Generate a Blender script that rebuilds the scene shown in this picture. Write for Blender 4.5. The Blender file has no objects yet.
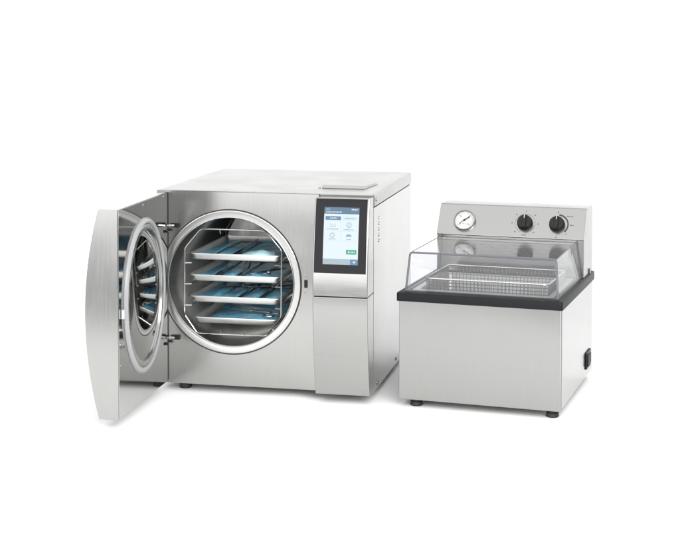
import bpy, bmesh, math, random
from mathutils import Vector, Matrix
random.seed(7)
S = bpy.context.scene
COL = S.collection
PI = math.pi

# ------------------------------------------------------------------ materials
def new_mat(name):
    m = bpy.data.materials.new(name); m.use_nodes = True
    nt = m.node_tree
    return m, nt, nt.nodes['Principled BSDF'], nt.nodes['Material Output']

def plain(name, col, rough=.5, metal=0.0, spec=.5, coat=0.0, var=.06, bump=.0, scale=60):
    m, nt, b, o = new_mat(name)
    b.inputs['Metallic'].default_value = metal
    b.inputs['Specular IOR Level'].default_value = spec
    b.inputs['Coat Weight'].default_value = coat
    tc = nt.nodes.new('ShaderNodeTexCoord')
    n = nt.nodes.new('ShaderNodeTexNoise'); n.inputs['Scale'].default_value = scale; n.inputs['Detail'].default_value = 4
    nt.links.new(tc.outputs['Object'], n.inputs['Vector'])
    mr = nt.nodes.new('ShaderNodeMapRange'); mr.inputs['To Min'].default_value = 1-var; mr.inputs['To Max'].default_value = 1+var
    nt.links.new(n.outputs['Fac'], mr.inputs['Value'])
    mx = nt.nodes.new('ShaderNodeMix'); mx.data_type = 'RGBA'; mx.blend_type = 'MULTIPLY'; mx.inputs['Factor'].default_value = 1
    mx.inputs['A'].default_value = (*col, 1)
    nt.links.new(mr.outputs['Result'], mx.inputs['B'])
    nt.links.new(mx.outputs['Result'], b.inputs['Base Color'])
    r2 = nt.nodes.new('ShaderNodeMapRange'); r2.inputs['To Min'].default_value = rough*.85; r2.inputs['To Max'].default_value = rough*1.15
    nt.links.new(n.outputs['Fac'], r2.inputs['Value']); nt.links.new(r2.outputs['Result'], b.inputs['Roughness'])
    if bump:
        bp = nt.nodes.new('ShaderNodeBump'); bp.inputs['Strength'].default_value = bump; bp.inputs['Distance'].default_value = .001
        nt.links.new(n.outputs['Fac'], bp.inputs['Height']); nt.links.new(bp.outputs['Normal'], b.inputs['Normal'])
    return m

def steel(name, base, rough, streak=(900, 900, 14), bump=.03, var=.05, warm=1.0):
    """brushed stainless sheet: fine streaks along one axis plus slow smudges"""
    m, nt, b, o = new_mat(name)
    L = nt.links
    b.inputs['Metallic'].default_value = 1
    tc = nt.nodes.new('ShaderNodeTexCoord')
    mp = nt.nodes.new('ShaderNodeMapping'); mp.inputs['Scale'].default_value = streak
    L.new(tc.outputs['Object'], mp.inputs['Vector'])
    n1 = nt.nodes.new('ShaderNodeTexNoise'); n1.inputs['Scale'].default_value = 1; n1.inputs['Detail'].default_value = 5; n1.inputs['Roughness'].default_value = .65
    L.new(mp.outputs['Vector'], n1.inputs['Vector'])
    n2 = nt.nodes.new('ShaderNodeTexNoise'); n2.inputs['Scale'].default_value = 9; n2.inputs['Detail'].default_value = 3
    L.new(tc.outputs['Object'], n2.inputs['Vector'])
    mr = nt.nodes.new('ShaderNodeMapRange'); mr.inputs['From Min'].default_value = .25; mr.inputs['From Max'].default_value = .75
    mr.inputs['To Min'].default_value = 1-var; mr.inputs['To Max'].default_value = 1+var
    L.new(n1.outputs['Fac'], mr.inputs['Value'])
    mx = nt.nodes.new('ShaderNodeMix'); mx.data_type = 'RGBA'; mx.blend_type = 'MULTIPLY'; mx.inputs['Factor'].default_value = 1
    mx.inputs['A'].default_value = (base*1.006, base, base*.974, 1)
    L.new(mr.outputs['Result'], mx.inputs['B']); L.new(mx.outputs['Result'], b.inputs['Base Color'])
    ad = nt.nodes.new('ShaderNodeMath'); ad.operation = 'ADD'
    L.new(n1.outputs['Fac'], ad.inputs[0]); L.new(n2.outputs['Fac'], ad.inputs[1])
    r2 = nt.nodes.new('ShaderNodeMapRange'); r2.inputs['From Min'].default_value = .6; r2.inputs['From Max'].default_value = 1.4
    r2.inputs['To Min'].default_value = rough*.75; r2.inputs['To Max'].default_value = rough*1.25
    L.new(ad.outputs[0], r2.inputs['Value']); L.new(r2.outputs['Result'], b.inputs['Roughness'])
    if bump:
        bp = nt.nodes.new('ShaderNodeBump'); bp.inputs['Strength'].default_value = bump; bp.inputs['Distance'].default_value = .0006
        L.new(n1.outputs['Fac'], bp.inputs['Height']); L.new(bp.outputs['Normal'], b.inputs['Normal'])
        if bump > .025:      # faint waviness of thin sheet metal
            n3 = nt.nodes.new('ShaderNodeTexNoise'); n3.inputs['Scale'].default_value = 5; n3.inputs['Detail'].default_value = 1
            L.new(tc.outputs['Object'], n3.inputs['Vector'])
            b3 = nt.nodes.new('ShaderNodeBump'); b3.inputs['Strength'].default_value = .35; b3.inputs['Distance'].default_value = .004
            L.new(n3.outputs['Fac'], b3.inputs['Height']); L.new(b3.outputs['Normal'], bp.inputs['Normal'])
    return m

def emit(name, col, k=.84):
    m, nt, b, o = new_mat(name)
    b.inputs['Base Color'].default_value = (.01, .01, .01, 1); b.inputs['Roughness'].default_value = .1
    b.inputs['Emission Color'].default_value = (*col, 1); b.inputs['Emission Strength'].default_value = k
    return m

def acrylic(name, tint, gain=1.0):
    """clear thin plastic sheet: see-through with a Schlick reflection"""
    m, nt, b, o = new_mat(name); nt.nodes.remove(b); L = nt.links
    lw = nt.nodes.new('ShaderNodeLayerWeight'); lw.inputs['Blend'].default_value = .5
    p = nt.nodes.new('ShaderNodeMath'); p.operation = 'POWER'; p.inputs[1].default_value = 5
    L.new(lw.outputs['Facing'], p.inputs[0])
    ma = nt.nodes.new('ShaderNodeMath'); ma.operation = 'MULTIPLY_ADD'; ma.inputs[1].default_value = .95*gain; ma.inputs[2].default_value = .04*gain
    L.new(p.outputs[0], ma.inputs[0])
    t = nt.nodes.new('ShaderNodeBsdfTransparent'); t.inputs['Color'].default_value = (*tint, 1)
    g = nt.nodes.new('ShaderNodeBsdfGlossy'); g.inputs['Roughness'].default_value = .015; g.inputs['Color'].default_value = (1, 1, 1, 1)
    x = nt.nodes.new('ShaderNodeMixShader')
    L.new(ma.outputs[0], x.inputs['Fac']); L.new(t.outputs[0], x.inputs[1]); L.new(g.outputs[0], x.inputs[2]); L.new(x.outputs[0], o.inputs['Surface'])
    return m

M = dict(
    steel=steel('brushed_steel', .375, .18),
    steel_body=steel('brushed_steel_body', .32, .18),
    steel_panel=steel('brushed_steel_panel', .355, .18, streak=(14, 900, 900)),
    steel_side=steel('brushed_steel_side', .355, .17, streak=(900, 10, 900)),
    steel_lid=steel('brushed_steel_lid', .355, .3, streak=(12, 900, 900), bump=.02),
    mirror=steel('polished_steel', .43, .08, streak=(200, 200, 200), bump=.0, var=.02),
    dish=steel('polished_dish', .44, .05, streak=(200, 200, 200), bump=.0, var=.02),
    ring=steel('turned_steel', .50, .24, streak=(500, 500, 500), bump=.02),
    chamber=steel('chamber_steel', .46, .2, streak=(500, 20, 500), bump=.02),
    tub=steel('tub_steel', .40, .42, streak=(300, 300, 300), bump=0),
    control=steel('satin_steel', .33, .24, streak=(14, 900, 900), bump=.008, var=.03),
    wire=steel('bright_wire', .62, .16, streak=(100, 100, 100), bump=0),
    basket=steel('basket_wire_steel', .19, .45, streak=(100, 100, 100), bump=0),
    tray=steel('tray_steel', .80, .42, streak=(20, 600, 600), bump=.02),
    tool=steel('instrument_steel', .42, .14, streak=(100, 100, 100), bump=0),
    tooldark=steel('dark_instrument_steel', .26, .2, streak=(100, 100, 100), bump=0),
    black=plain('black_plastic', (.010, .010, .011), .42, spec=.25, bump=.1, scale=400),
    rim=plain('black_rim_plastic', (.008, .0085, .0095), .42, spec=.15, bump=.1, scale=300),
    glassblack=plain('black_glass', (.006, .006, .007), .07, spec=.2),
    groove=plain('dark_groove', (.02, .02, .02), .7),
    rubber=plain('black_rubber', (.012, .012, .012), .6, bump=.2, scale=200),
    seal=plain('grey_silicone_seal', (.30, .305, .31), .3, bump=.0, var=.02, scale=40),
    white=plain('white_plastic', (.5, .5, .5), .4),
    dial=plain('white_dial', (.52, .53, .52), .3, coat=.2),
    ink=plain('grey_print', (.12, .12, .12), .6),
    inkdark=plain('black_print', (.02, .02, .02), .6),
    knobline=plain('white_line', (.55, .55, .55), .5),
    floor=plain('white_table', (.93, .93, .93), .75, var=.01, scale=5),
    backdrop=plain('white_paper', (.9, .9, .9), .9, var=.005, scale=3),
    acryl=acrylic('clear_acrylic', (.95, .953, .962), .65),
    edge=plain('grey_acrylic_edge', (.11, .112, .125), .4, spec=.35),
    ui_bg=emit('ui_background', (.72, .83, .88)),
    ui_head=emit('ui_header', (.05, .14, .26)),
    ui_blue=emit('ui_blue', (.06, .21, .38)),
    ui_pale=emit('ui_pale', (.62, .76, .84)),
    ui_line=emit('ui_line', (.55, .68, .75)),
    ui_ink=emit('ui_ink', (.24, .34, .42)),
    ui_icon=emit('ui_icon', (.2, .42, .6)),
    ui_white=emit('ui_white', (.85, .9, .93)),
    ui_green=emit('ui_green', (.0, .36, .2)),
    ui_foot=emit('ui_footer', (.36, .47, .55)),
)

def film(name, col, rough=.34):
    m, nt, b, o = new_mat(name); L = nt.links
    tc = nt.nodes.new('ShaderNodeTexCoord')
    n = nt.nodes.new('ShaderNodeTexNoise'); n.inputs['Scale'].default_value = 38; n.inputs['Detail'].default_value = 3
    L.new(tc.outputs['Object'], n.inputs['Vector'])
    cr = nt.nodes.new('ShaderNodeValToRGB')
    cr.color_ramp.elements[0].position = .3; cr.color_ramp.elements[0].color = (col[0]*.75, col[1]*.8, col[2]*.84, 1)
    cr.color_ramp.elements[1].position = .72; cr.color_ramp.elements[1].color = (col[0]*1.25+.01, col[1]*1.12, col[2]*1.08, 1)
    L.new(n.outputs['Fac'], cr.inputs['Fac']); L.new(cr.outputs['Color'], b.inputs['Base Color'])
    b.inputs['Roughness'].default_value = rough; b.inputs['Coat Weight'].default_value = .4; b.inputs['Coat Roughness'].default_value = .12; b.inputs['Specular IOR Level'].default_value = .35
    bp = nt.nodes.new('ShaderNodeBump'); bp.inputs['Strength'].default_value = 1; bp.inputs['Distance'].default_value = .005
    L.new(n.outputs['Fac'], bp.inputs['Height']); L.new(bp.outputs['Normal'], b.inputs['Normal'])
    return m
M['film'] = film('blue_film', (.19, .56, .77))
M['filmlight'] = film('light_blue_film', (.48, .86, .95))

# ------------------------------------------------------------------ mesh helpers
def finish(name, bm, mats, parent=None, smooth=True, angle=35, bevel=0, seg=2):
    me = bpy.data.meshes.new(name)
    bmesh.ops.recalc_face_normals(bm, faces=bm.faces[:])
    bm.to_mesh(me); bm.free()
    if not isinstance(mats, (list, tuple)): mats = [mats]
    for m in mats: me.materials.append(M[m])
    o = bpy.data.objects.new(name, me); COL.objects.link(o)
    if smooth:
        me.shade_smooth() if hasattr(me, 'shade_smooth') else None
        try: me.set_sharp_from_angle(angle=math.radians(angle))
        except Exception: pass
    if bevel:
        b = o.modifiers.new('edge', 'BEVEL'); b.width = bevel; b.segments = seg; b.limit_method = 'ANGLE'; b.angle_limit = math.radians(40)
        b.harden_normals = True
    if parent: o.parent = parent
    return o

def box(bm, x0, x1, y0, y1, z0, z1, mi=0):
    v = [bm.verts.new((x, y, z)) for x in (x0, x1) for y in (y0, y1) for z in (z0, z1)]
    for q in ((0,1,3,2),(4,6,7,5),(0,4,5,1),(2,3,7,6),(0,2,6,4),(1,5,7,3)):
        bm.faces.new([v[i] for i in q]).material_index = mi

def obox(bm, c, ax, ay, az, mi=0):
    """oriented box: centre and three half-axis vectors"""
    c = Vector(c); ax, ay, az = Vector(ax), Vector(ay), Vector(az)
    v = [bm.verts.new(c + i*ax + j*ay + k*az) for i in (-1,1) for j in (-1,1) for k in (-1,1)]
    for q in ((0,1,3,2),(4,6,7,5),(0,4,5,1),(2,3,7,6),(0,2,6,4),(1,5,7,3)):
        bm.faces.new([v[i] for i in q]).material_index = mi

def tube(bm, pts, r, n=8, closed=False, mi=0, radii=None):
    pts = [Vector(p) for p in pts]; N = len(pts); rings = []
    prev = None
    for i, p in enumerate(pts):
        a = pts[(i-1) % N] if (closed or i > 0) else p
        b = pts[(i+1) % N] if (closed or i < N-1) else p
        t = (b-a).normalized()
        if prev is None:
            u = t.orthogonal().normalized()
        else:
            u = (prev - t*prev.dot(t)); u = u.normalized() if u.length > 1e-6 else t.orthogonal().normalized()
        prev = u; w = t.cross(u)
        rr = radii[i] if radii else r
        rings.append([bm.verts.new(p + rr*(math.cos(2*PI*k/n)*u + math.sin(2*PI*k/n)*w)) for k in range(n)])
    m = N if closed else N-1
    for i in range(m):
        A, B = rings[i], rings[(i+1) % N]
        if closed and i == N-1:      # align the seam
            k0 = min(range(n), key=lambda k: (A[0].co-B[k].co).length); B = B[k0:]+B[:k0]
        for k in range(n):
            bm.faces.new((A[k], A[(k+1) % n], B[(k+1) % n], B[k])).material_index = mi
    if not closed:
        bm.faces.new(rings[0][::-1]).material_index = mi; bm.faces.new(rings[-1]).material_index = mi

def round_path(pts, r, seg=5, closed=False):
    """round the corners of a polyline"""
    pts = [Vector(p) for p in pts]; N = len(pts); out = []
    for i, p in enumerate(pts):
        if not closed and i in (0, N-1): out.append(p); continue
        a, b = pts[(i-1) % N], pts[(i+1) % N]
        d1, d2 = (a-p), (b-p); q = min(r, d1.length*.45, d2.length*.45)
        s, e = p+d1.normalized()*q, p+d2.normalized()*q
        for k in range(seg+1):
            t = k/seg; out.append(s*(1-t)**2 + p*2*t*(1-t) + e*t*t)
    return out

def disc_stack(bm, prof, frame, n=64, rx=1.0, cap0=True, cap1=True, mi=0):
    """surface of revolution. prof = [(radius, height)], frame = (centre, u, v, axis); rx scales u"""
    c, u, v, w = [Vector(q) for q in frame]; rings = []
    for r, h in prof:
        rings.append([bm.verts.new(c + u*(r*rx*math.cos(2*PI*k/n)) + v*(r*math.sin(2*PI*k/n)) + w*h) for k in range(n)])
    for A, B in zip(rings, rings[1:]):
        for k in range(n): bm.faces.new((A[k], A[(k+1) % n], B[(k+1) % n], B[k])).material_index = mi
    if cap0: bm.faces.new(rings[0][::-1]).material_index = mi
    if cap1: bm.faces.new(rings[-1]).material_index = mi
    return rings

def ering(bm, outer, inner, frame, n=96, mi=0, prof=None):
    """closed ring between two ellipses given as (ru, rv); prof = [(t, h)] with t 0 outer .. 1 inner, closed loop"""
    c, u, v, w = [Vector(q) for q in frame]; rings = []
    for t, h in prof:
        a = outer[0]*(1-t)+inner[0]*t; b = outer[1]*(1-t)+inner[1]*t
        rings.append([bm.verts.new(c + u*(a*math.cos(2*PI*k/n)) + v*(b*math.sin(2*PI*k/n)) + w*h) for k in range(n)])
    R = len(rings)
    for i in range(R):
        A, B = rings[i], rings[(i+1) % R]
        for k in range(n): bm.faces.new((A[k], A[(k+1) % n], B[(k+1) % n], B[k])).material_index = mi

def extrude_profile(bm, prof, axis, a0, a1, mi=0):
    """closed 2-D profile swept along x ('x': prof is (y,z))"""
    A = [bm.verts.new((a0, p[0], p[1])) for p in prof]; B = [bm.verts.new((a1, p[0], p[1])) for p in prof]
    n = len(prof)
    for i in range(n): bm.faces.new((A[i], A[(i+1) % n], B[(i+1) % n], B[i])).material_index = mi
    bm.faces.new(A[::-1]).material_index = mi; bm.faces.new(B).material_index = mi

def thing(name, label, cat, loc=(0,0,0), rz=0, group=None):
    o = bpy.data.objects.new(name, None); COL.objects.link(o)
    o.empty_display_size = .05
    o.location = loc; o.rotation_euler = (0, 0, rz); o['label'] = label; o['category'] = cat
    if group: o['group'] = group
    return o
def tag(o, label, cat, group=None):
    o['label'] = label; o['category'] = cat
    if group: o['group'] = group
    return o

# ------------------------------------------------------------------ camera
F, PITCH, CX, CY, CZ = 1509.1981, .0412, 312.5742, 90.2229, .7576
cd = bpy.data.cameras.new('camera'); cam = bpy.data.objects.new('camera', cd); COL.objects.link(cam)
cam.location = (0, 0, CZ); cam.rotation_euler = (PI/2-PITCH, 0, 0)
cd.sensor_width = 36; cd.sensor_fit = 'HORIZONTAL'; cd.lens = F/680*36
cd.shift_x = (340-CX)/680; cd.shift_y = (CY-275)/680
cd.clip_start = .05; cd.clip_end = 100
S.camera = cam

# ------------------------------------------------------------------ setting
bm = bmesh.new(); box(bm, -2.6, 2.6, 1.96, 3.78, -.03, 0)
o = finish('floor', bm, 'floor', smooth=False); o['kind'] = 'structure'
bm = bmesh.new(); prof = [(3.78, 0)]
for k in range(17):
    a = PI/2*k/16; prof.append((4.1+.9*math.sin(a), .9-.9*math.cos(a)))
prof.append((5.0, 3.2)); prof.append((5.02, 3.2))
for k in range(16, -1, -1):
    a = PI/2*k/16; prof.append((4.1+.92*math.sin(a), .9-.92*math.cos(a)))
prof.append((3.78, -.02))
extrude_profile(bm, prof, 'x', -2.6, 2.6)
o = finish('backdrop', bm, 'backdrop', smooth=True, angle=30); o['kind'] = 'structure'

# ================================================================== AUTOCLAVE
AX, AY, AA = -.3257, 3.1393, -.2221
W, D, H, Z0 = .46, .4851, .4215, .016
CCX, CCZ = .1600, .2325           # chamber mouth centre
auto = thing('autoclave', 'stainless steel steam steriliser with round chamber, touchscreen and its door swung open', 'autoclave', (AX, AY, 0), AA)
LIDZ = .3945                      # seam between housing and lid

# housing: closed sheet box with an elliptical mouth in the front panel
bm = bmesh.new()
RX, RZ = .1420, .1420
def front_panel(bm, y0, x0, x1, z0, z1):
    cx, cz = CCX, CCZ
    ang = set(2*PI*k/128 for k in range(128))
    for X in (x0, x1):
        for Z in (z0, z1): ang.add(math.atan2(Z-cz, X-cx) % (2*PI))
    ang = sorted(ang); inn = []; out = []
    for a in ang:
        c, s = math.cos(a), math.sin(a)
        t = min([(x1-cx)/c if c > 1e-9 else 9, (x0-cx)/c if c < -1e-9 else 9, (z1-cz)/s if s > 1e-9 else 9, (z0-cz)/s if s < -1e-9 else 9])
        out.append(bm.verts.new((cx+c*t, y0, cz+s*t)))
        q = 1/math.sqrt((c/RX)**2+(s/RZ)**2)
        inn.append((cx+c*q, cz+s*q))
    i0 = [bm.verts.new((p[0], y0, p[1])) for p in inn]
    i1 = [bm.verts.new((p[0], y0+.004, p[1])) for p in inn]
    n = len(ang)
    for k in range(n):
        j = (k+1) % n
        bm.faces.new((out[k], out[j], i0[j], i0[k])); bm.faces.new((i0[k], i0[j], i1[j], i1[k]))
    return out
out = front_panel(bm, 0, .0005, .3475, Z0, .4192)
front = finish('front_panel', bm, 'steel', auto, smooth=False)
bm = bmesh.new()
box(bm, .001, .003, .0006, D-.001, Z0, LIDZ)            # left sheet
box(bm, W-.0025, W, .004, D-.001, Z0, LIDZ-.0012)              # right sheet
box(bm, .0032, W-.0027, D-.004, D-.001, Z0, LIDZ)       # back sheet
box(bm, .0032, W-.0027, .006, D-.0042, Z0, Z0+.002)     # bottom sheet
house = finish('housing', bm, 'steel_side', auto, bevel=.0006)
bm = bmesh.new(); box(bm, .004, W-.004, .0062, D-.0045, LIDZ-.004, LIDZ+.003)
finish('seam_gasket', bm, 'groove', auto, smooth=False)
bm = bmesh.new(); box(bm, .352, W-.004, .001, .0055, Z0+.004, .415)
finish('inner_bulkhead', bm, 'steel', auto, smooth=False)

# lid: shallow inverted tray with a thin front lip
bm = bmesh.new()
def lid_sec(y, zb):
    R = .007; P = [(-.0005, zb)]
    for k in range(7):
        a = PI-PI/2*k/6; P.append((-.0005+R+R*math.cos(a), max(zb, H-R+R*math.sin(a))))
    for k in range(7):
        a = PI/2-PI/2*k/6; P.append((W+.0008-R+R*math.cos(a), max(zb, H-R+R*math.sin(a))))
    P.append((W+.0008, zb))
    return [bm.verts.new((x, y, z)) for x, z in P]
SE = [lid_sec(-.0035, .4198), lid_sec(.0062, .4198), lid_sec(.0063, LIDZ+.0016), lid_sec(D, LIDZ+.0016)]
for A, B in zip(SE, SE[1:]):
    for k in range(len(A)): bm.faces.new((A[k], A[(k+1) % len(A)], B[(k+1) % len(A)], B[k]))
bm.faces.new(SE[0]); bm.faces.new(SE[-1][::-1])
bmesh.ops.remove_doubles(bm, verts=bm.verts[:], dist=1e-5)
lid = finish('lid', bm, 'steel_lid', auto, angle=40)
bm = bmesh.new(); box(bm, .0005, .3475, -.0024, -.0004, .4190, .4196)
finish('lid_shadow_gap', bm, 'groove', lid, smooth=False)
# water filling hatch on the lid
bm = bmesh.new()
HZ = H+.0002
pts = [(.3317, .095), (.4258, .090), (.4345, .194), (.3255, .2)]
b0 = [bm.verts.new((x, y, HZ)) for x, y in pts]
c = Vector((sum(p[0] for p in pts)/4, sum(p[1] for p in pts)/4))
b1 = []
for (x, y), h, k in zip(pts, (.0065, .0065, .0035, .0035), (.94, .94, .93, .93)):
    b1.append(bm.verts.new((c.x+(x-c.x)*k, c.y+(y-c.y)*k, HZ+h)))
for i in range(4): bm.faces.new((b0[i], b0[(i+1) % 4], b1[(i+1) % 4], b1[i]))
bm.faces.new(b1); bm.faces.new(b0[::-1])
hatch = finish('filling_hatch', bm, 'steel_lid', auto, bevel=.0012, angle=30)
bm = bmesh.new(); disc_stack(bm, [(.0024, 0), (.0024, .0011), (.0018, .0016)], ((.3285, .0915, H+.0002), (1,0,0), (0,1,0), (0,0,1)), n=20)
finish('lid_screw', bm, 'tooldark', auto)

# chamber
bm = bmesh.new()
fr = ((.1665, 0, .2325), (1,0,0), (0,0,1), (0,1,0))
n = 96
def ell(cx, cz, rx, rz, y): return [bm.verts.new((cx+rx*math.cos(2*PI*k/n), y, cz+rz*math.sin(2*PI*k/n))) for k in range(n)]
rr = [ell(CCX, CCZ, .1362, .1362, .0035), ell(CCX, CCZ, .143, .143, .0075), ell(CCX, CCZ, .146, .146, .013), ell(CCX, CCZ, .146, .146, .405), ell(CCX, CCZ, .132, .132, .425)]
for A, B in zip(rr, rr[1:]):
    for k in range(n): bm.faces.new((A[k], A[(k+1) % n], B[(k+1) % n], B[k]))
bm.faces.new(rr[-1])
cham = finish('chamber', bm, 'chamber', auto, angle=50)
bm = bmesh.new()
ering(bm, (.1490, .1490), (.1332, .1332), ((CCX, 0, CCZ), (1,0,0), (0,0,1), (0,-1,0)), prof=[(0, .0002), (0, .0012), (.05, .0019), (.12, .0020), (.80, .0004), (.86, .0016), (.93, .0020), (1.0, .0010), (1.0, -.003), (.85, -.0032), (.8, .0002)])
finish('chamber_ring', bm, 'ring', auto, angle=50)
bm = bmesh.new()
ering(bm, (.1514, .1514), (.1488, .1488), ((CCX, 0, CCZ), (1,0,0), (0,0,1), (0,-1,0)), prof=[(0, .0001), (0, .0012), (1, .0012), (1, .0001)])
finish('ring_gasket', bm, 'groove', auto)

# latch slot right of the chamber
bm = bmesh.new(); box(bm, .3165, .3235, -.0012, .0, .2265, .2425)
finish('latch_slot', bm, 'black', auto, bevel=.0008)
for zz in (.2515, .2175):
    bm = bmesh.new(); disc_stack(bm, [(.0021, 0), (.0021, .0008), (.0012, .0012)], ((.319, 0, zz), (1,0,0), (0,0,1), (0,-1,0)), n=16)
    finish('latch_screw', bm, 'tooldark', auto)

# right hand column with the same bulged front as the door
def bulge(z, z0=.0187, z1=.4168):
    t = (z-(z0+z1)/2)/((z1-z0)/2)
    return -.0382-.0272*(1-t*t)
def column(name, z0, z1, mat, x0=.3485, x1=.4602):
    bm = bmesh.new(); N = 18
    prof = [(bulge(z0+(z1-z0)*k/N), z0+(z1-z0)*k/N) for k in range(N+1)]
    prof = [(.0002, z0)] + prof + [(.0002, z1)]
    extrude_profile(bm, prof, 'x', x0, x1)
    return finish(name, bm, mat, auto, bevel=.0014, angle=30)
colU = column('control_panel', .2225, .4168, 'steel_panel')
colL = column('service_panel', .0187, .2208, 'steel_panel')
bm = bmesh.new(); box(bm, .350, .459, -.060, -.001, .2206, .2227)
finish('panel_gap', bm, 'groove', colL, smooth=False)
def curved_sheet(bm, x0, x1, z0, z1, off, th, N=14, mi=0, skew=(0, 0)):
    """sheet that lies on the bulged front; skew shifts x linearly with z"""
    rows = []
    for k in range(N+1):
        z = z0+(z1-z0)*k/N; y = bulge(z)
        rows.append([bm.verts.new((x0, y-off-th, z)), bm.verts.new((x1, y-off-th, z)), bm.verts.new((x1, y-off, z)), bm.verts.new((x0, y-off, z))])
    for A, B in zip(rows, rows[1:]):
        for i in range(4): bm.faces.new((A[i], A[(i+1) % 4], B[(i+1) % 4], B[i])).material_index = mi
    bm.faces.new(rows[0][::-1]).material_index = mi; bm.faces.new(rows[-1]).material_index = mi
bm = bmesh.new(); curved_sheet(bm, .3508, .4563, .2690, .4155, -.0005, .0025)
scr = finish('touchscreen', bm, 'glassblack', auto, bevel=.0008, angle=30)
# display with its user interface
bm = bmesh.new()
UI = ['ui_bg', 'ui_head', 'ui_blue', 'ui_pale', 'ui_line', 'ui_ink', 'ui_icon', 'ui_white', 'ui_green', 'ui_foot']
DX0, DX1, DZ0, DZ1 = .3690, .4402, .2868, .3990
def ui(u0, u1, v0, v1, mat, lev=1):
    off = .0021+.00012*lev
    curved_sheet(bm, DX0+(DX1-DX0)*u0, DX0+(DX1-DX0)*u1, DZ1-(DZ1-DZ0)*v1, DZ1-(DZ1-DZ0)*v0, off, .0001, N=6 if v1-v0 > .1 else 2, mi=UI.index(mat))
def squiggle(u0, u1, v, h, mat, lev=3, seed=0):
    r = random.Random(seed); u = u0
    while u < u1:
        w = r.uniform(.012, .028); ui(u, min(u+w, u1), v-h*r.uniform(.35, .5), v+h*r.uniform(.35, .5), mat, lev); u += w+r.uniform(.008, .014)
ui(0, 1, 0, 1, 'ui_bg', 0)
ui(0, 1, 0, .115, 'ui_head'); squiggle(.05, .16, .035, .016, 'ui_pale', seed=1); squiggle(.78, .96, .035, .02, 'ui_white', seed=2); squiggle(.05, .5, .082, .022, 'ui_pale', seed=3)
ui(.04, .485, .155, .222, 'ui_blue'); squiggle(.17, .36, .188, .02, 'ui_white', seed=4)
ui(.53, .96, .155, .222, 'ui_pale'); squiggle(.6, .88, .19, .022, 'ui_ink', seed=5)
ui(.488, .494, .25, .58, 'ui_line', 2); ui(.05, .95, .412, .416, 'ui_line', 1); ui(.05, .95, .583, .587, 'ui_line', 1)
# icons: tray, dial, ring, cloud
ui(.19, .2, .28, .33, 'ui_ink', 2); ui(.32, .33, .28, .33, 'ui_ink', 2); ui(.18, .34, .33, .338, 'ui_ink', 2); ui(.23, .29, .30, .308, 'ui_ink', 2)
squiggle(.09, .42, .378, .02, 'ui_ink', seed=6)
def ui_ring(u, v, ru, w, mat):
    ru_v = ru*(DX1-DX0)/(DZ1-DZ0)
    for k in range(14):
        a = 2*PI*k/14; ui(u+ru*math.cos(a)-w, u+ru*math.cos(a)+w, v+ru_v*math.sin(a)-w*.6, v+ru_v*math.sin(a)+w*.6, mat, 2)
ui_ring(.72, .305, .065, .012, 'ui_icon'); ui(.68, .76, .285, .325, 'ui_pale', 1); ui(.715, .725, .28, .33, 'ui_icon', 2)
squiggle(.57, .86, .385, .02, 'ui_ink', seed=7)
ui_ring(.25, .487, .06, .011, 'ui_ink'); squiggle(.15, .35, .553, .02, 'ui_ink', seed=8)
ui(.645, .80, .475, .51, 'ui_icon', 2); ui(.68, .76, .462, .478, 'ui_icon', 3); squiggle(.66, .79, .555, .02, 'ui_ink', seed=9)
ui(.66, .955, .735, .815, 'ui_green', 2); ui(.72, .76, .762, .79, 'ui_white', 3); squiggle(.79, .91, .776, .022, 'ui_white', seed=10)
ui(0, 1, .9, 1, 'ui_foot', 1); ui(.78, 1, .9, 1, 'ui_blue', 2)
ui(.86, .93, .935, .965, 'ui_pale', 3)
finish('display', bm, UI, scr, smooth=False)

# vents and screws on the right side
for k in range(5):
    zz = .3670-.0119*k
    bm = bmesh.new()
    ering(bm, (.0046, .0036), (.003, .0022), ((W, .064, zz), (0,1,0), (0,0,1), (1,0,0)), n=20, prof=[(0, .0001), (.2, .001), (.8, .001), (1, .0001)])
    finish('vent_hole', bm, ['steel_side'], auto)
    bm = bmesh.new(); disc_stack(bm, [(.0031, .0001), (.0031, .0004)], ((W, .064, zz), (0,1,0), (0,0,1), (1,0,0)), n=20)
    v = finish('vent_plug', bm, 'tooldark', auto)
for yy, zz in ((.0497, .0267), (.2792, .0272)):
    bm = bmesh.new(); disc_stack(bm, [(.0042, .0001), (.0042, .0012), (.003, .0022)], ((W, yy, zz), (0,1,0), (0,0,1), (1,0,0)), n=20)
    finish('side_screw', bm, 'tooldark', auto)
bm = bmesh.new(); disc_stack(bm, [(.0036, .0001), (.0036, .001), (.0026, .0018)], ((W+.0008, .0288, .408), (0,1,0), (0,0,1), (1,0,0)), n=20)
finish('side_screw', bm, 'tool', auto)
# feet
for x, y in ((.052, .032), (.425, .16), (.04, .44), (.42, .44)):
    bm = bmesh.new(); disc_stack(bm, [(.012, 0), (.0135, .002), (.0125, .016)], ((x, y, .0), (1,0,0), (0,1,0), (0,0,1)), n=32)
    finish('foot', bm, 'rubber', auto)

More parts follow.
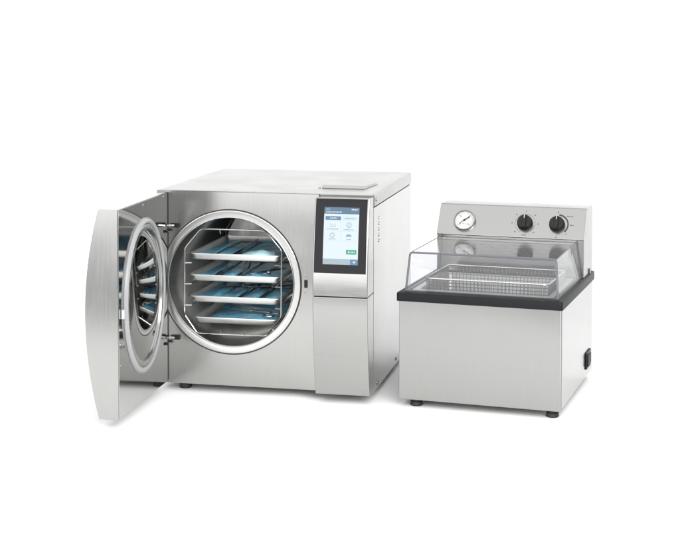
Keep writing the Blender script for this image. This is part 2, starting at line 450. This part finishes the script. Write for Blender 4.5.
# ---- door, swung open about the left edge
DH, GAP, DW, TH = .0232, .0024, .322, -1.5427
ux, uy = math.cos(TH), math.sin(TH)
uD = Vector((ux, uy, 0)); nD = Vector((math.sin(TH), -math.cos(TH), 0))     # nD points to the outer skin
oD = Vector((DH, -GAP, 0))
def dp(s, t, z): return oD + uD*s + nD*t + Vector((0, 0, z))
def dthick(z):
    t = (z-.2178)/.1991
    return .0385+.0270*(1-t*t)
bm = bmesh.new(); N = 24
prof = [(0.0, .0187)] + [(dthick(.0187+.3981*k/N), .0187+.3981*k/N) for k in range(N+1)] + [(0.0, .4168)]
A = [bm.verts.new(dp(0, t, z)) for t, z in prof]; B = [bm.verts.new(dp(DW, t, z)) for t, z in prof]
m_ = len(prof)
for i in range(m_): bm.faces.new((A[i], A[(i+1) % m_], B[(i+1) % m_], B[i]))
bm.faces.new(A[::-1]); bm.faces.new(B)
door = finish('door', bm, 'steel', auto, bevel=.0012, angle=30)
bm = bmesh.new()
obox(bm, dp(DW/2, -.0006, (.0187+.4168)/2), uD*(DW/2-.0025), nD*.0005, (0, 0, .1968))
liner = finish('inner_liner', bm, 'mirror', door, smooth=False)
# gasket ring and domed pressure plate on the inner face
GC, GZ = .160, .2285
fr = (dp(GC, -.0012, GZ), uD, (0, 0, 1), -nD)
bm = bmesh.new(); ering(bm, (.1300, .1535), (.1185, .1420), fr, prof=[(0, 0), (.0, .0028), (.08, .0038), (.16, .0030), (.24, .0045), (.4, .0066), (.65, .0068), (.88, .0055), (1, .0035), (1, 0)])
finish('door_seal', bm, 'seal', door, angle=60)
bm = bmesh.new(); ering(bm, (.1180, .1415), (.1070, .1305), fr, n=96, prof=[(0, .0006), (.05, .0038), (.2, .0044), (.8, .0050), (.95, .0044), (1, .0006)])
finish('clamp_ring', bm, 'ring', door, angle=40)
bm = bmesh.new()
pr = []
for k in range(0, 13):
    r = 1-k/12.0
    pr.append((max(r, .001), .0005+.017*(1-r**2)))
disc_stack(bm, [(.1300*p, h) for p, h in pr], fr, n=96, rx=.1065/.1300, cap0=False)
finish('pressure_plate', bm, 'dish', door, angle=60)
bm = bmesh.new(); obox(bm, dp(.304, -.0045, .2168), uD*.004, nD*.0028, (0, 0, .0085))
finish('latch_tongue', bm, 'white', door, bevel=.001)
for s, z in ((.3075, .405), (.167, .408), (.029, .4095), (.309, .16), (.309, .12)):
    bm = bmesh.new(); disc_stack(bm, [(.0026, 0), (.0026, .0008), (.0016, .0013)], (dp(s, -.0012, z), uD, (0, 0, 1), -nD), n=16)
    finish('door_screw', bm, 'tool', door)
# hinges
for zz in (.3475, .1125):
    bm = bmesh.new(); box(bm, .031, .0505, -.0055, .0, zz-.0048, zz+.0048)
    h = finish('hinge', bm, 'black', auto, bevel=.001)
    bm = bmesh.new(); tube(bm, [(.026, -.010, zz-.001), (.034, -.0085, zz), (.041, -.0075, zz)], .0026, n=10)
    finish('hinge_pin', bm, 'tool', h)
    bm = bmesh.new(); obox(bm, dp(.012, -.004, zz-.012), uD*.004, nD*.0018, (0, 0, .0026))
    finish('hinge_bolt', bm, 'black', h)

# ---- everything inside the chamber is placed in the autoclave's frame
RZM = Matrix.Translation((AX, AY, 0)) @ Matrix.Rotation(AA, 4, 'Z')
def aw(x, y, z): return RZM @ Vector((x, y, z))

rack = thing('tray_rack', 'bright wire rack with cut corners holding four trays inside the chamber', 'rack', aw(.16, .16, .118), AA)
RO = Vector((.16, .16, .118))
def rl(p): return Vector(p)-RO
def octo(y): return [(.0915, y, .3395), (.2310, y, .3395), (.2660, y, .3000), (.2640, y, .1610), (.2320, y, .1200), (.0840, y, .1200), (.0568, y, .1580), (.0572, y, .2985)]
for y in (.012, .325):
    bm = bmesh.new(); tube(bm, [rl(p) for p in round_path(octo(y), .006, closed=True)], .0015, n=8, closed=True)
    for x in (.1345, .187):
        tube(bm, [rl((x, y, .3395)), rl((x, y+.002, .3305))], .0016, n=6); tube(bm, [rl((x, y, .1200)), rl((x, y+.002, .1285))], .0016, n=6)
    finish('wire_frame', bm, 'tool', rack)
for zz in (.2672, .2228, .1780, .1338):
    bm = bmesh.new()
    for x in (.0580, .2645) if zz > .14 else (.0745, .2475):
        xi = .0700 if x < .16 else .2520
        if zz < .14: xi = x
        tube(bm, [rl((x, .012, zz)), rl((xi, .016, zz)), rl((xi, .322, zz)), rl((x, .325, zz))], .0014, n=6)
    finish('tray_support', bm, 'tool', rack)

TR = []
def tray(x0, x1, zr, label, depth=.014, y0=.028, y1=.305):
    o = thing('instrument_tray', label, 'tray', aw((x0+x1)/2, (y0+y1)/2, zr-depth), AA, 'trays in the rack')
    hw, hd = (x1-x0)/2, (y1-y0)/2
    bm = bmesh.new()
    def loop(w, d, z, r):
        pts = round_path([(-w, -d, z), (w, -d, z), (w, d, z), (-w, d, z)], r, seg=4, closed=True)
        return [bm.verts.new(p) for p in pts]
    prof = [(0, depth-.002, .012), (0, depth, .012), (-.0035, depth, .011), (-.0055, .003, .010), (-.0085, 0, .009), (-.01, .0009, .009), (-.0068, .0035, .009), (-.0044, depth-.0012, .010), (-.0005, depth-.0012, .011)]
    loops = [loop(hw+i, hd+i, z, r) for i, z, r in prof]
    n = len(loops[0])
    for A, B in zip(loops, loops[1:]):
        for k in range(n): bm.faces.new((A[k], A[(k+1) % n], B[(k+1) % n], B[k]))
    A, B = loops[-1], loops[0]
    for k in range(n): bm.faces.new((A[k], A[(k+1) % n], B[(k+1) % n], B[k]))
    bm.faces.new(loops[5]); bm.faces.new(loops[4][::-1])
    finish('pan', bm, 'tray', o, angle=50)
    TR.append((x0, x1, y0, y1, zr-depth+.001)); return o
tray(.0608, .2592, .2858, 'shallow steel tray topmost in the chamber rack, carrying a pouch with a pale flap')
tray(.0600, .2575, .2408, 'shallow steel tray second from the top, carrying the looped probe')
tray(.0602, .2575, .1958, 'shallow steel tray third from the top, carrying pouches under finger ring scissors')
tray(.0675, .2525, .1515, 'shallow steel tray lowest in the chamber rack, carrying one long pair of scissors')

def pouch(x0, x1, y0, y1, z, label, skew=.0, mat='film', puff=.006, seed=0, lift=0.0, group='blue sterilisation pouches', fold=False):
    """pillow-like sealed pouch: flat heat-sealed border, puffed wrinkled middle"""
    r = random.Random(seed); cx, cy = (x0+x1)/2, (y0+y1)/2
    o = thing('sterilisation_pouch', label, 'pouch', aw(cx, cy, z), AA, group)
    nx, ny = 14, 28
    bm = bmesh.new(); top = []; bot = []
    ph = [r.uniform(0, 6) for _ in range(4)]
    for j in range(ny+1):
        v = j/ny; rowt = []; rowb = []
        for i in range(nx+1):
            u = i/nx
            e = min(u, 1-u)*2; f = min(v, 1-v)*2
            k = min(1, e*2.6)**.6*min(1, f*5)**.6
            h = .0012 + puff*k*(.75+.25*math.sin(5*u+ph[0]+4*v)+.07*math.sin(11*v+ph[1]+3*u)) + .0003*math.sin(30*v+ph[2])*k
            x = x0-cx+(x1-x0)*u+skew*(v-.5); y = y0-cy+(y1-y0)*v
            zz = lift*(v**2)
            rowt.append(bm.verts.new((x, y, h+zz))); rowb.append(bm.verts.new((x, y, .0003+zz)))
        top.append(rowt); bot.append(rowb)
    for j in range(ny):
        for i in range(nx):
            bm.faces.new((top[j][i], top[j][i+1], top[j+1][i+1], top[j+1][i]))
            bm.faces.new((bot[j][i], bot[j+1][i], bot[j+1][i+1], bot[j][i+1]))
    for j in range(ny):
        bm.faces.new((top[j][0], top[j+1][0], bot[j+1][0], bot[j][0])); bm.faces.new((top[j][nx], bot[j][nx], bot[j+1][nx], top[j+1][nx]))
    for i in range(nx):
        bm.faces.new((top[0][i], bot[0][i], bot[0][i+1], top[0][i+1])); bm.faces.new((top[ny][i], top[ny][i+1], bot[ny][i+1], bot[ny][i]))
    finish('film', bm, mat, o, angle=70)
    if fold:      # front end of the sheet folded back over itself
        bm = bmesh.new(); a0, a1 = x0-cx+.018, x1-cx-.004; d = .058; rows = []
        for j in range(9):
            v = j/8
            for up in (1, 0):
                row = []
                for i in range(11):
                    u = i/10; taper = .012*v*(1-u) - .016*v*u
                    k = (min(u, 1-u)*2)**.5
                    z_ = puff*.75 + .0045 + .007*math.sin(PI*min(1, v*1.15))*k + (.0012*math.sin(9*u+5*v))*k
                    row.append(bm.verts.new((a0+(a1-a0)*u+taper, y0-cy+.002+d*v, z_ if up else z_*.55)))
                rows.append(row)
        tp, bt = rows[0::2], rows[1::2]
        for j in range(8):
            for i in range(10):
                bm.faces.new((tp[j][i], tp[j][i+1], tp[j+1][i+1], tp[j+1][i])); bm.faces.new((bt[j][i], bt[j+1][i], bt[j+1][i+1], bt[j][i+1]))
            bm.faces.new((tp[j][0], tp[j+1][0], bt[j+1][0], bt[j][0])); bm.faces.new((tp[j][10], bt[j][10], bt[j+1][10], tp[j+1][10]))
        for i in range(10):
            bm.faces.new((tp[0][i], bt[0][i], bt[0][i+1], tp[0][i+1])); bm.faces.new((tp[8][i], tp[8][i+1], bt[8][i+1], bt[8][i]))
        finish('flap', bm, 'filmlight', o, angle=70)
    return o

z1, z2, z3, z4 = [t[4]+.0004 for t in TR]
# tray 1
pouch(.0690, .1060, .036, .290, z1, 'narrow blue pouch along the left edge of the topmost tray', seed=1, puff=.008)
pouch(.1110, .1480, .036, .275, z1, 'narrow blue pouch in the middle of the topmost tray, under the silver tipped probe', seed=2, puff=.008)
pouch(.1530, .2500, .036, .230, z1, 'wide blue pouch on the right of the topmost tray, its front folded pale', seed=3, puff=.009, mat='film', fold=True)
pouch(.1540, .2450, .236, .296, z1, 'short blue pouch lying across the rear of the topmost tray', seed=31, puff=.008)
# tray 2
pouch(.0680, .1080, .036, .290, z2, 'narrow blue pouch along the left edge of the second tray', seed=4, puff=.008)
pouch(.1125, .1560, .036, .290, z2, 'blue pouch in the middle of the second tray, below the looped probe', seed=5, puff=.008)
pouch(.1605, .2490, .036, .290, z2, 'wide blue pouch at the right of the second tray, under small silver scissors', seed=6, puff=.008)
# tray 3
pouch(.0680, .1125, .036, .290, z3, 'blue pouch along the left edge of the third tray', seed=7, puff=.008)
pouch(.1165, .1570, .036, .290, z3, 'blue pouch left of centre on the third tray, under dark rings', seed=8, puff=.008)
pouch(.1610, .2015, .036, .290, z3, 'blue pouch right of centre on the third tray, under dark rings', seed=9, puff=.008)
pouch(.2055, .2490, .036, .290, z3, 'blue pouch along the right edge of the third tray', seed=10, puff=.008)
# tray 4
pouch(.0900, .2440, .042, .200, z4, 'wide blue pouch across the front of the lowest tray, under long scissors', seed=11, puff=.008)
pouch(.0800, .2400, .206, .296, z4, 'blue pouch lying across the rear of the lowest tray', seed=12, puff=.008)

def scissors(x, y, z, ang, length, label, mat='tool', spread=.16, tilt=0):
    """ring handled scissors lying flat: pivot at the origin, blades along +x"""
    o = thing('scissors', label, 'scissors', aw(x, y, z), AA+ang, 'scissors on the trays')
    for s in (1, -1):
        bm = bmesh.new(); a = spread*s
        def R(p): return Vector((p[0]*math.cos(a)-p[1]*math.sin(a), p[0]*math.sin(a)+p[1]*math.cos(a), .0022+s*.0011))
        tube(bm, [R((length*.45, 0)), R((length*.2, 0)), R((0, 0)), R((-length*.2, -.002*s)), R((-length*.36, -.004*s))], .002, n=8, radii=[.0008, .0021, .0026, .0019, .0018])
        c = (-length*.36-.0105, -.0065*s)
        tube(bm, [R((c[0]+.0125*math.cos(2*PI*k/18), c[1]+.0085*math.sin(2*PI*k/18))) for k in range(18)], .0018, n=7, closed=True)
        finish('blade', bm, mat, o)
    bm = bmesh.new(); disc_stack(bm, [(.0032, .003), (.0032, .0054), (.002, .006)], ((0,0,0), (1,0,0), (0,1,0), (0,0,1)), n=16)
    finish('pivot_screw', bm, mat, o)
    return o
def probe(pts, z, label, mat='tool', r=.0022, handle=None, name='dental_probe', group='probes on the trays'):
    p0 = pts[0]; o = thing(name, label, 'probe', aw(p0[0], p0[1], z), AA, group)
    bm = bmesh.new()
    P = round_path([(p[0]-p0[0], p[1]-p0[1], p[2]) for p in pts], .012, seg=6)
    tube(bm, P, r, n=8, radii=[r*(1 if k < len(P)*.6 else 1-.7*(k/len(P)-.6)/.4) for k in range(len(P))])
    finish('shaft', bm, mat, o)
    if handle:
        a, b = handle
        bm = bmesh.new(); tube(bm, [(a[0]-p0[0], a[1]-p0[1], a[2]), (b[0]-p0[0], b[1]-p0[1], b[2])], .0042, n=12)
        finish('handle', bm, 'tooldark', o)
    return o
probe([(.1500, .06, .006), (.1500, .20, .009), (.1545, .245, .015)], z1, 'dark handled probe with silver tip between the pouches of the topmost tray', handle=((.150, .055, .005), (.1502, .12, .006)))
probe([(.1095, .06, .005), (.1095, .27, .007)], z1, 'straight dark probe between the two narrow pouches of the topmost tray', mat='tooldark', r=.0022)
probe([(.1100, .055, .006), (.1100, .16, .007), (.112, .19, .008)], z2, 'dark handled probe beside the leftmost pouch of the second tray', mat='tooldark', handle=((.110, .05, .005), (.1102, .11, .006)))
probe([(.1580, .05, .005), (.158, .14, .008), (.1585, .165, .014), (.1545, .19, .021), (.1475, .178, .022), (.146, .160, .014)], z2, 'silver probe bent into a loop at the centre of the second tray', r=.002, handle=((.158, .05, .005), (.158, .09, .006)))
scissors(.2190, .115, z2+.011, 1.25, .10, 'small silver scissors on the wide pouch at the right of the second tray', mat='wire', spread=.2)
scissors(.1400, .170, z3+.010, 3.5, .12, 'dark ring handled scissors left of centre on the third tray', mat='tooldark', spread=.16)
scissors(.2060, .170, z3+.010, 3.4, .12, 'dark ring handled scissors right of centre on the third tray', mat='tooldark', spread=.16)
probe([(.1585, .055, .005), (.1585, .26, .007)], z3, 'straight dark probe between the two middle pouches of the third tray', mat='tooldark', r=.0022)
probe([(.2035, .055, .005), (.2035, .26, .007)], z3, 'straight dark probe beside the rightmost pouch of the third tray', mat='tooldark', r=.0022)
scissors(.1760, .100, z4+.0125, 2.72, .135, 'long bright scissors lying across the front pouch of the lowest tray', mat='wire', spread=.09)

# ================================================================== DRYER
BX, BY, BA = .1729, 2.995, -.3375
BW, BD, BH, RT = .3235, .3919, .2135, .2313
dry = thing('instrument_dryer', 'stainless steel counter dryer with clear hood, black rim, gauge and two knobs', 'dryer', (BX, BY, 0), BA)
bm = bmesh.new(); box(bm, 0, BW-.0010, 0, .016, Z0, BH); box(bm, .0, BW-.001, BD-.003, BD, Z0, BH)
box(bm, .0, .002, .0162, BD-.0032, Z0, BH); box(bm, .003, BW-.004, .0162, BD-.0032, Z0, Z0+.002)
bmesh.ops.remove_doubles(bm, verts=bm.verts[:], dist=1e-6)
finish('body', bm, 'steel_body', dry, bevel=.0012)
bm = bmesh.new(); box(bm, BW-.003, BW, .0172, BD-.0004, Z0+.0005, BH)
finish('side_panel', bm, 'steel_side', dry, bevel=.0008)
# black rim frame
def frame_ring(bm, o4, i4, z0, z1, ro=.006, ri=.012):
    def lp(b, z, r): return [bm.verts.new(p) for p in round_path([(b[0], b[2], z), (b[1], b[2], z), (b[1], b[3], z), (b[0], b[3], z)], r, seg=4, closed=True)]
    L = [lp(o4, z0, ro), lp(o4, z1-.003, ro)]
    q = .0025; L.append(lp((o4[0]+q*.3, o4[1]-q*.3, o4[2]+q*.3, o4[3]-q*.3), z1-.0009, ro)); L.append(lp((o4[0]+q, o4[1]-q, o4[2]+q, o4[3]-q), z1, ro))
    L += [lp(i4, z1, ri), lp(i4, z0, ri)]
    n = len(L[0])
    for a in range(len(L)):
        A, B = L[a], L[(a+1) % len(L)]
        for k in range(n): bm.faces.new((A[k], A[(k+1) % n], B[(k+1) % n], B[k]))
bm = bmesh.new(); frame_ring(bm, (-.0045, BW+.0045, -.006, BD+.004), (.022, BW-.022, .026, .262), BH+.0004, RT)
finish('rim', bm, 'rim', dry, angle=40)
# tub
bm = bmesh.new()
def lp(b, z, r): return [bm.verts.new(p) for p in round_path([(b[0], b[2], z), (b[1], b[2], z), (b[1], b[3], z), (b[0], b[3], z)], r, seg=5, closed=True)]
L = [lp((.019, BW-.019, .023, .2685), RT+.0012, .012), lp((.031, BW-.031, .035, .254), RT+.0016, .014), lp((.035, BW-.035, .039, .250), RT-.004, .014), lp((.038, BW-.038, .042, .247), .150, .016), lp((.048, BW-.048, .052, .237), .142, .016)]
n = len(L[0])
for A, B in zip(L, L[1:]):
    for k in range(n): bm.faces.new((A[k], A[(k+1) % n], B[(k+1) % n], B[k]))
bm.faces.new(L[-1])
finish('tub', bm, 'tub', dry, angle=40)
# rear housing
bm = bmesh.new()
prof = [(.2700, RT+.0004), (.2775, RT+.0008), (.2775, .3120), (.2732, .3127), (.2724, .3140), (.3075, .3722), (.3110, .3748), (.316, .3757), (.3885, .3742), (.3915, .3720), (.3915, RT+.0004)]
prof = prof[1:]
extrude_profile(bm, prof, 'x', .0055, BW-.0008)
hs = finish('control_housing', bm, 'control', dry, bevel=.0012, angle=30)
bm = bmesh.new(); box(bm, .012, BW-.012, .2700, .2772, RT+.0003, RT+.0034)
finish('rear_gasket', bm, 'groove', dry, bevel=.001)
bm = bmesh.new(); box(bm, BW-.0006, BW+.0022, .345, .353, RT+.0003, RT+.0115)
finish('side_clip', bm, 'tooldark', dry, bevel=.0006)
# control face frame
fu = Vector((1, 0, 0)); fv = Vector((0, .3075-.2724, .3722-.3140)).normalized(); fn = fu.cross(fv)   # fn points out (towards -y, +z)
fo = Vector((0, .2724, .3140))
FL = (Vector((0, .3075, .3722))-fo).length
def fp(x, t, h=0): return fo + fu*x + fv*t + fn*h
def at_z(z): return (z-.3140)/fv.z
# gauge
gx, gt = .0640, at_z(.3415)
bm = bmesh.new(); disc_stack(bm, [(.0240, .0002), (.0240, .006), (.0232, .0072), (.0215, .0076), (.0205, .0058), (.0203, .0030)], (fp(gx, gt), fu, fv, fn), n=56, cap1=False)
gauge = finish('pressure_gauge', bm, 'control', dry, angle=35)
bm = bmesh.new(); disc_stack(bm, [(.0203, .0024), (.0203, .0032)], (fp(gx, gt), fu, fv, fn), n=48)
dial = finish('dial', bm, 'dial', gauge)
bm = bmesh.new()
for k in range(28):
    a = math.radians(225-270*k/27); L0 = .0030 if k % 9 == 0 else .0018
    d = fu*math.cos(a)+fv*math.sin(a); s = fu*-math.sin(a)+fv*math.cos(a)
    obox(bm, fp(gx, gt, .0034)+d*(.0178-L0/2), d*(L0/2), s*(.00035 if k % 9 else .0006), fn*.0001)
for k in range(4):     # little figure blobs beside the long ticks
    a = math.radians(225-270*k/3)
    obox(bm, fp(gx, gt, .0034)+(fu*math.cos(a)+fv*math.sin(a))*.0125, fu*.0012, fv*.0014, fn*.0001)
for dx, w in ((-.002, .0022), (.0022, .0014)):
    obox(bm, fp(gx+dx, gt-.0085, .0034), fu*w*.6, fv*.0007, fn*.0001)
finish('scale', bm, 'ink', gauge, smooth=False)
bm = bmesh.new()
nd = (fu*.79+fv*.61).normalized(); ns = fn.cross(nd)
obox(bm, fp(gx, gt, .0044)+nd*.0050, nd*.0090, ns*.0011, fn*.0004); obox(bm, fp(gx, gt, .0044)-nd*.0085, nd*.0050, ns*.0005, fn*.0003)
disc_stack(bm, [(.0022, .0036), (.0022, .0052)], (fp(gx, gt), fu, fv, fn), n=20)
finish('needle', bm, 'inkdark', gauge, smooth=False)
# knobs
def knob(kx, kt):
    k0 = bpy.data.objects
    bm = bmesh.new(); disc_stack(bm, [(.0166, .0004), (.0168, .003), (.0160, .0042), (.0154, .0105), (.0146, .0116)], (fp(kx, kt), fu, fv, fn), n=48)
    kb = finish('knob', bm, 'black', dry, angle=35)
    bm = bmesh.new(); obox(bm, fp(kx, kt, .0138), fu*.0040, fv*.0140, fn*.0026)
    gp = finish('grip', bm, 'black', kb, bevel=.0016)
    bm = bmesh.new(); obox(bm, fp(kx, kt+.0098, .01665), fu*.0006, fv*.0042, fn*.0002)
    finish('pointer', bm, 'knobline', kb, smooth=False)
    return kb
def arc(bm, kx, kt, r0, r1, a0, a1, h=.0004, n=40):
    P = []
    for k in range(n+1):
        a = math.radians(a0+(a1-a0)*k/n); d = fu*math.cos(a)+fv*math.sin(a)
        P.append([bm.verts.new(fp(kx, kt, hh)+d*r) for r, hh in ((r0, .0001), (r1, .0001), (r1, h), (r0, h))])
    for A, B in zip(P, P[1:]):
        for i in range(4): bm.faces.new((A[i], A[(i+1) % 4], B[(i+1) % 4], B[i]))
    bm.faces.new(P[0][::-1]); bm.faces.new(P[-1])
def mark(bm, kx, kt, r, a, w, hgt):
    d = fu*math.cos(math.radians(a))+fv*math.sin(math.radians(a))
    obox(bm, fp(kx, kt, .0003)+d*r, fu*w, fv*hgt, fn*.0002)
k1 = (.1955, at_z(.3415)); k2 = (.2640, at_z(.3415))
knob(*k1); knob(*k2)
bm = bmesh.new()
arc(bm, *k1, .0213, .0217, -60, 245)
for a in (90, 45, 0, -45, 135, 180, 225): mark(bm, *k1, .0282, a, .0016 if a != 90 else .0007, .0010)
for i in range(3): mark(bm, k1[0]+(i-1)*.0032, k1[1], .0268, -90, .0013, .0009)
finish('scale_print', bm, 'ink', hs, smooth=False); bm = bmesh.new()
for a in (90, 45, 0, -45, -90): mark(bm, *k2, .0288, a, .0014, .0010)
for i in range(4): mark(bm, k2[0]+.002+i*.003, k2[1], .0285, 45, .0011, .0009)
for i in range(3): mark(bm, k2[0]+i*.0028, k2[1], .0288, 0, .001, .0009)
finish('scale_print', bm, 'ink', hs, smooth=False)
bm = bmesh.new(); arc(bm, *k2, .0215, .0245, 84, -42)
finish('heat_band', bm, 'inkdark', hs, smooth=False)
# small printed mark on the wall under the controls
bm = bmesh.new(); r = random.Random(4); x = .1130
while x < .1320:
    w = r.uniform(.0009, .0019); box(bm, x, x+w, .2772, .2774, .2885-r.uniform(.0006, .001), .2885+r.uniform(.0006, .0012)); x += w+.0007
finish('small_print', bm, 'ink', hs, smooth=False)
# power inlet with rocker on the right side
bm = bmesh.new(); box(bm, BW+.0001, BW+.0030, .303, .359, .033, .069)
sw = finish('power_inlet', bm, 'black', dry, bevel=.0012)
bm = bmesh.new(); box(bm, BW+.0031, BW+.0058, .309, .330, .038, .064)
finish('rocker', bm, 'rubber', sw, bevel=.001)
bm = bmesh.new(); box(bm, BW+.0031, BW+.0042, .335, .354, .041, .061)
finish('socket', bm, 'groove', sw, bevel=.0005)
for x, y in ((.030, .024), (.3045, .024), (.03, .36), (.295, .36)):
    bm = bmesh.new(); disc_stack(bm, [(.0110, 0), (.0128, .002), (.0120, .0085), (.0095, .0088), (.0095, .016)], ((x, y, .0), (1,0,0), (0,1,0), (0,0,1)), n=32)
    finish('foot', bm, 'rubber', dry)
# hood: four clear sheets, 3 mm thick
hb0 = [(.0100, .0160, RT+.0008), (.3150, .0160, RT+.0008), (.3180, .2660, RT+.0008), (.0080, .2660, RT+.0008)]
ht0 = [(.0146, .0315, .3065), (.3085, .0315, .3065), (.3070, .2710, .3095), (.0165, .2710, .3095)]
bm = bmesh.new()
cen = Vector((.1615, .14, .2))
def inset(p, d=.003):
    p = Vector(p); q = Vector(p)
    q.x += d if p.x < cen.x else -d
    q.y += d if p.y < .14 else 0
    if p.z > .28: q.z -= d
    return q
ob = [bm.verts.new(p) for p in hb0]; ot = [bm.verts.new(p) for p in ht0]
ib = [bm.verts.new(inset(p)) for p in hb0]; it = [bm.verts.new(inset(p)) for p in ht0]
for a, b in ((3, 0), (0, 1), (1, 2)):      # left, front, right
    bm.faces.new((ob[a], ob[b], ot[b], ot[a])); bm.faces.new((ib[a], it[a], it[b], ib[b])); bm.faces.new((ob[a], ib[a], ib[b], ob[b]))
bm.faces.new(ot); bm.faces.new(it[::-1])
bm.faces.new((ot[2], ot[3], it[3], it[2]))
bm.faces.new((ob[2], ot[2], it[2], ib[2])); bm.faces.new((ob[3], ib[3], it[3], ot[3]))
hood = finish('hood', bm, 'acryl', dry, smooth=False)
bm = bmesh.new()
e = .0004
pts = [Vector(hb0[0])+Vector((-e, -e, .0008)), Vector(ht0[0])+Vector((-e, -e, e)), Vector(ht0[1])+Vector((e, -e, e)), Vector(hb0[1])+Vector((e, -e, .0008))]
tube(bm, round_path(pts, .006, seg=5), .0021, n=10)
finish('hood_edge', bm, 'edge', hood)
for a, b in ((0, 3), (1, 2)):
    bm = bmesh.new(); tube(bm, [Vector(ht0[a]), Vector(ht0[b])], .0009, n=8); tube(bm, [Vector(ht0[b]), Vector(hb0[b])+Vector((0, 0, .0008))], .0009, n=8)
    finish('hood_edge', bm, 'edge', hood)

# wire basket standing in the tub
DZM = Matrix.Translation((BX, BY, 0)) @ Matrix.Rotation(BA, 4, 'Z')
bo = Vector((.166, .146, .148))
bas = thing('wire_basket', 'bright woven wire basket sitting in the dryer tub under the clear hood', 'basket', DZM @ bo, BA)
X0, X1, Y0, Y1, ZT, ZB = .0405, .2900, .0480, .2420, .2535, .178
def bl(p): return Vector(p)-bo
bm = bmesh.new()
tube(bm, [bl(p) for p in round_path([(X0, Y0, ZT), (X1, Y0, ZT), (X1, Y1, ZT-.002), (X0, Y1, ZT-.002)], .012, seg=6, closed=True)], .0017, n=8, closed=True)
finish('rim_wire', bm, 'wire', bas)
bm = bmesh.new()
q = .006
nx, ny = 30, 23
for i in range(nx+1):
    x = X0+.008+(X1-X0-.016)*i/nx; xb = X0+q+.006+(X1-X0-2*q-.012)*i/nx
    tube(bm, [bl((x, Y0, ZT)), bl((xb, Y0+q, ZB)), bl((xb, Y1-q, ZB)), bl((x, Y1, ZT-.002))], .00085, n=5)
for j in range(ny+1):
    y = Y0+.008+(Y1-Y0-.016)*j/ny; yb = Y0+q+.006+(Y1-Y0-2*q-.012)*j/ny
    tube(bm, [bl((X0, y, ZT-.001)), bl((X0+q, yb, ZB+.0013)), bl((X1-q, yb, ZB+.0013)), bl((X1, y, ZT-.001))], .00085, n=5)
for k in range(1, 11):
    t = k/11; z = ZT-(ZT-ZB)*t; d = q*t
    tube(bm, [bl(p) for p in round_path([(X0+d, Y0+d, z), (X1-d, Y0+d, z), (X1-d, Y1-d, z), (X0+d, Y1-d, z)], .01, seg=4, closed=True)], .0007, n=5, closed=True)
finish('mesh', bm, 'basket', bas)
for x, y in ((X0+.02, Y0+.02), (X1-.02, Y0+.02), (X0+.02, Y1-.02), (X1-.02, Y1-.02)):
    bm = bmesh.new(); tube(bm, [bl((x, y, ZB)), bl((x, y, .1425))], .0016, n=6)
    finish('foot', bm, 'wire', bas)

# ------------------------------------------------------------------ light
w = bpy.data.worlds.new('World'); S.world = w; w.use_nodes = True
w.node_tree.nodes['Background'].inputs['Color'].default_value = (.97, .985, 1, 1)
w.node_tree.nodes['Background'].inputs['Strength'].default_value = .70
def area(name, loc, target, sx, sy, power, col=(1, 1, 1)):
    l = bpy.data.lights.new(name, 'AREA'); l.shape = 'RECTANGLE'; l.size = sx; l.size_y = sy; l.energy = power; l.color = col
    o = bpy.data.objects.new(name, l); COL.objects.link(o); o.location = loc
    o.rotation_euler = (Vector(target)-Vector(loc)).to_track_quat('-Z', 'Y').to_euler()
    return o
area('overhead_softbox', (-.1, 2.1, 2.5), (-.1, 2.5, 0), 5.6, 4.4, 68, (1, .995, .985))
area('front_softbox', (-2.3, -1.0, 1.10), (-.1, 3.1, .93), 4.2, 2.5, 64)
area('added_chamber_fill', (.75, .3, 1.45), (-.1, 3.1, .25), 1.6, 1.3, 72, (1, .995, .985))  # unseen front lamp, added to brighten the chamber and its pouches

S.render.engine = 'CYCLES'
S.cycles.max_bounces = 14; S.cycles.glossy_bounces = 8; S.cycles.transparent_max_bounces = 24
S.cycles.use_denoising = True
S.view_settings.view_transform = 'Standard'; S.view_settings.look = 'None'; S.view_settings.gamma = 1; S.view_settings.exposure = .22
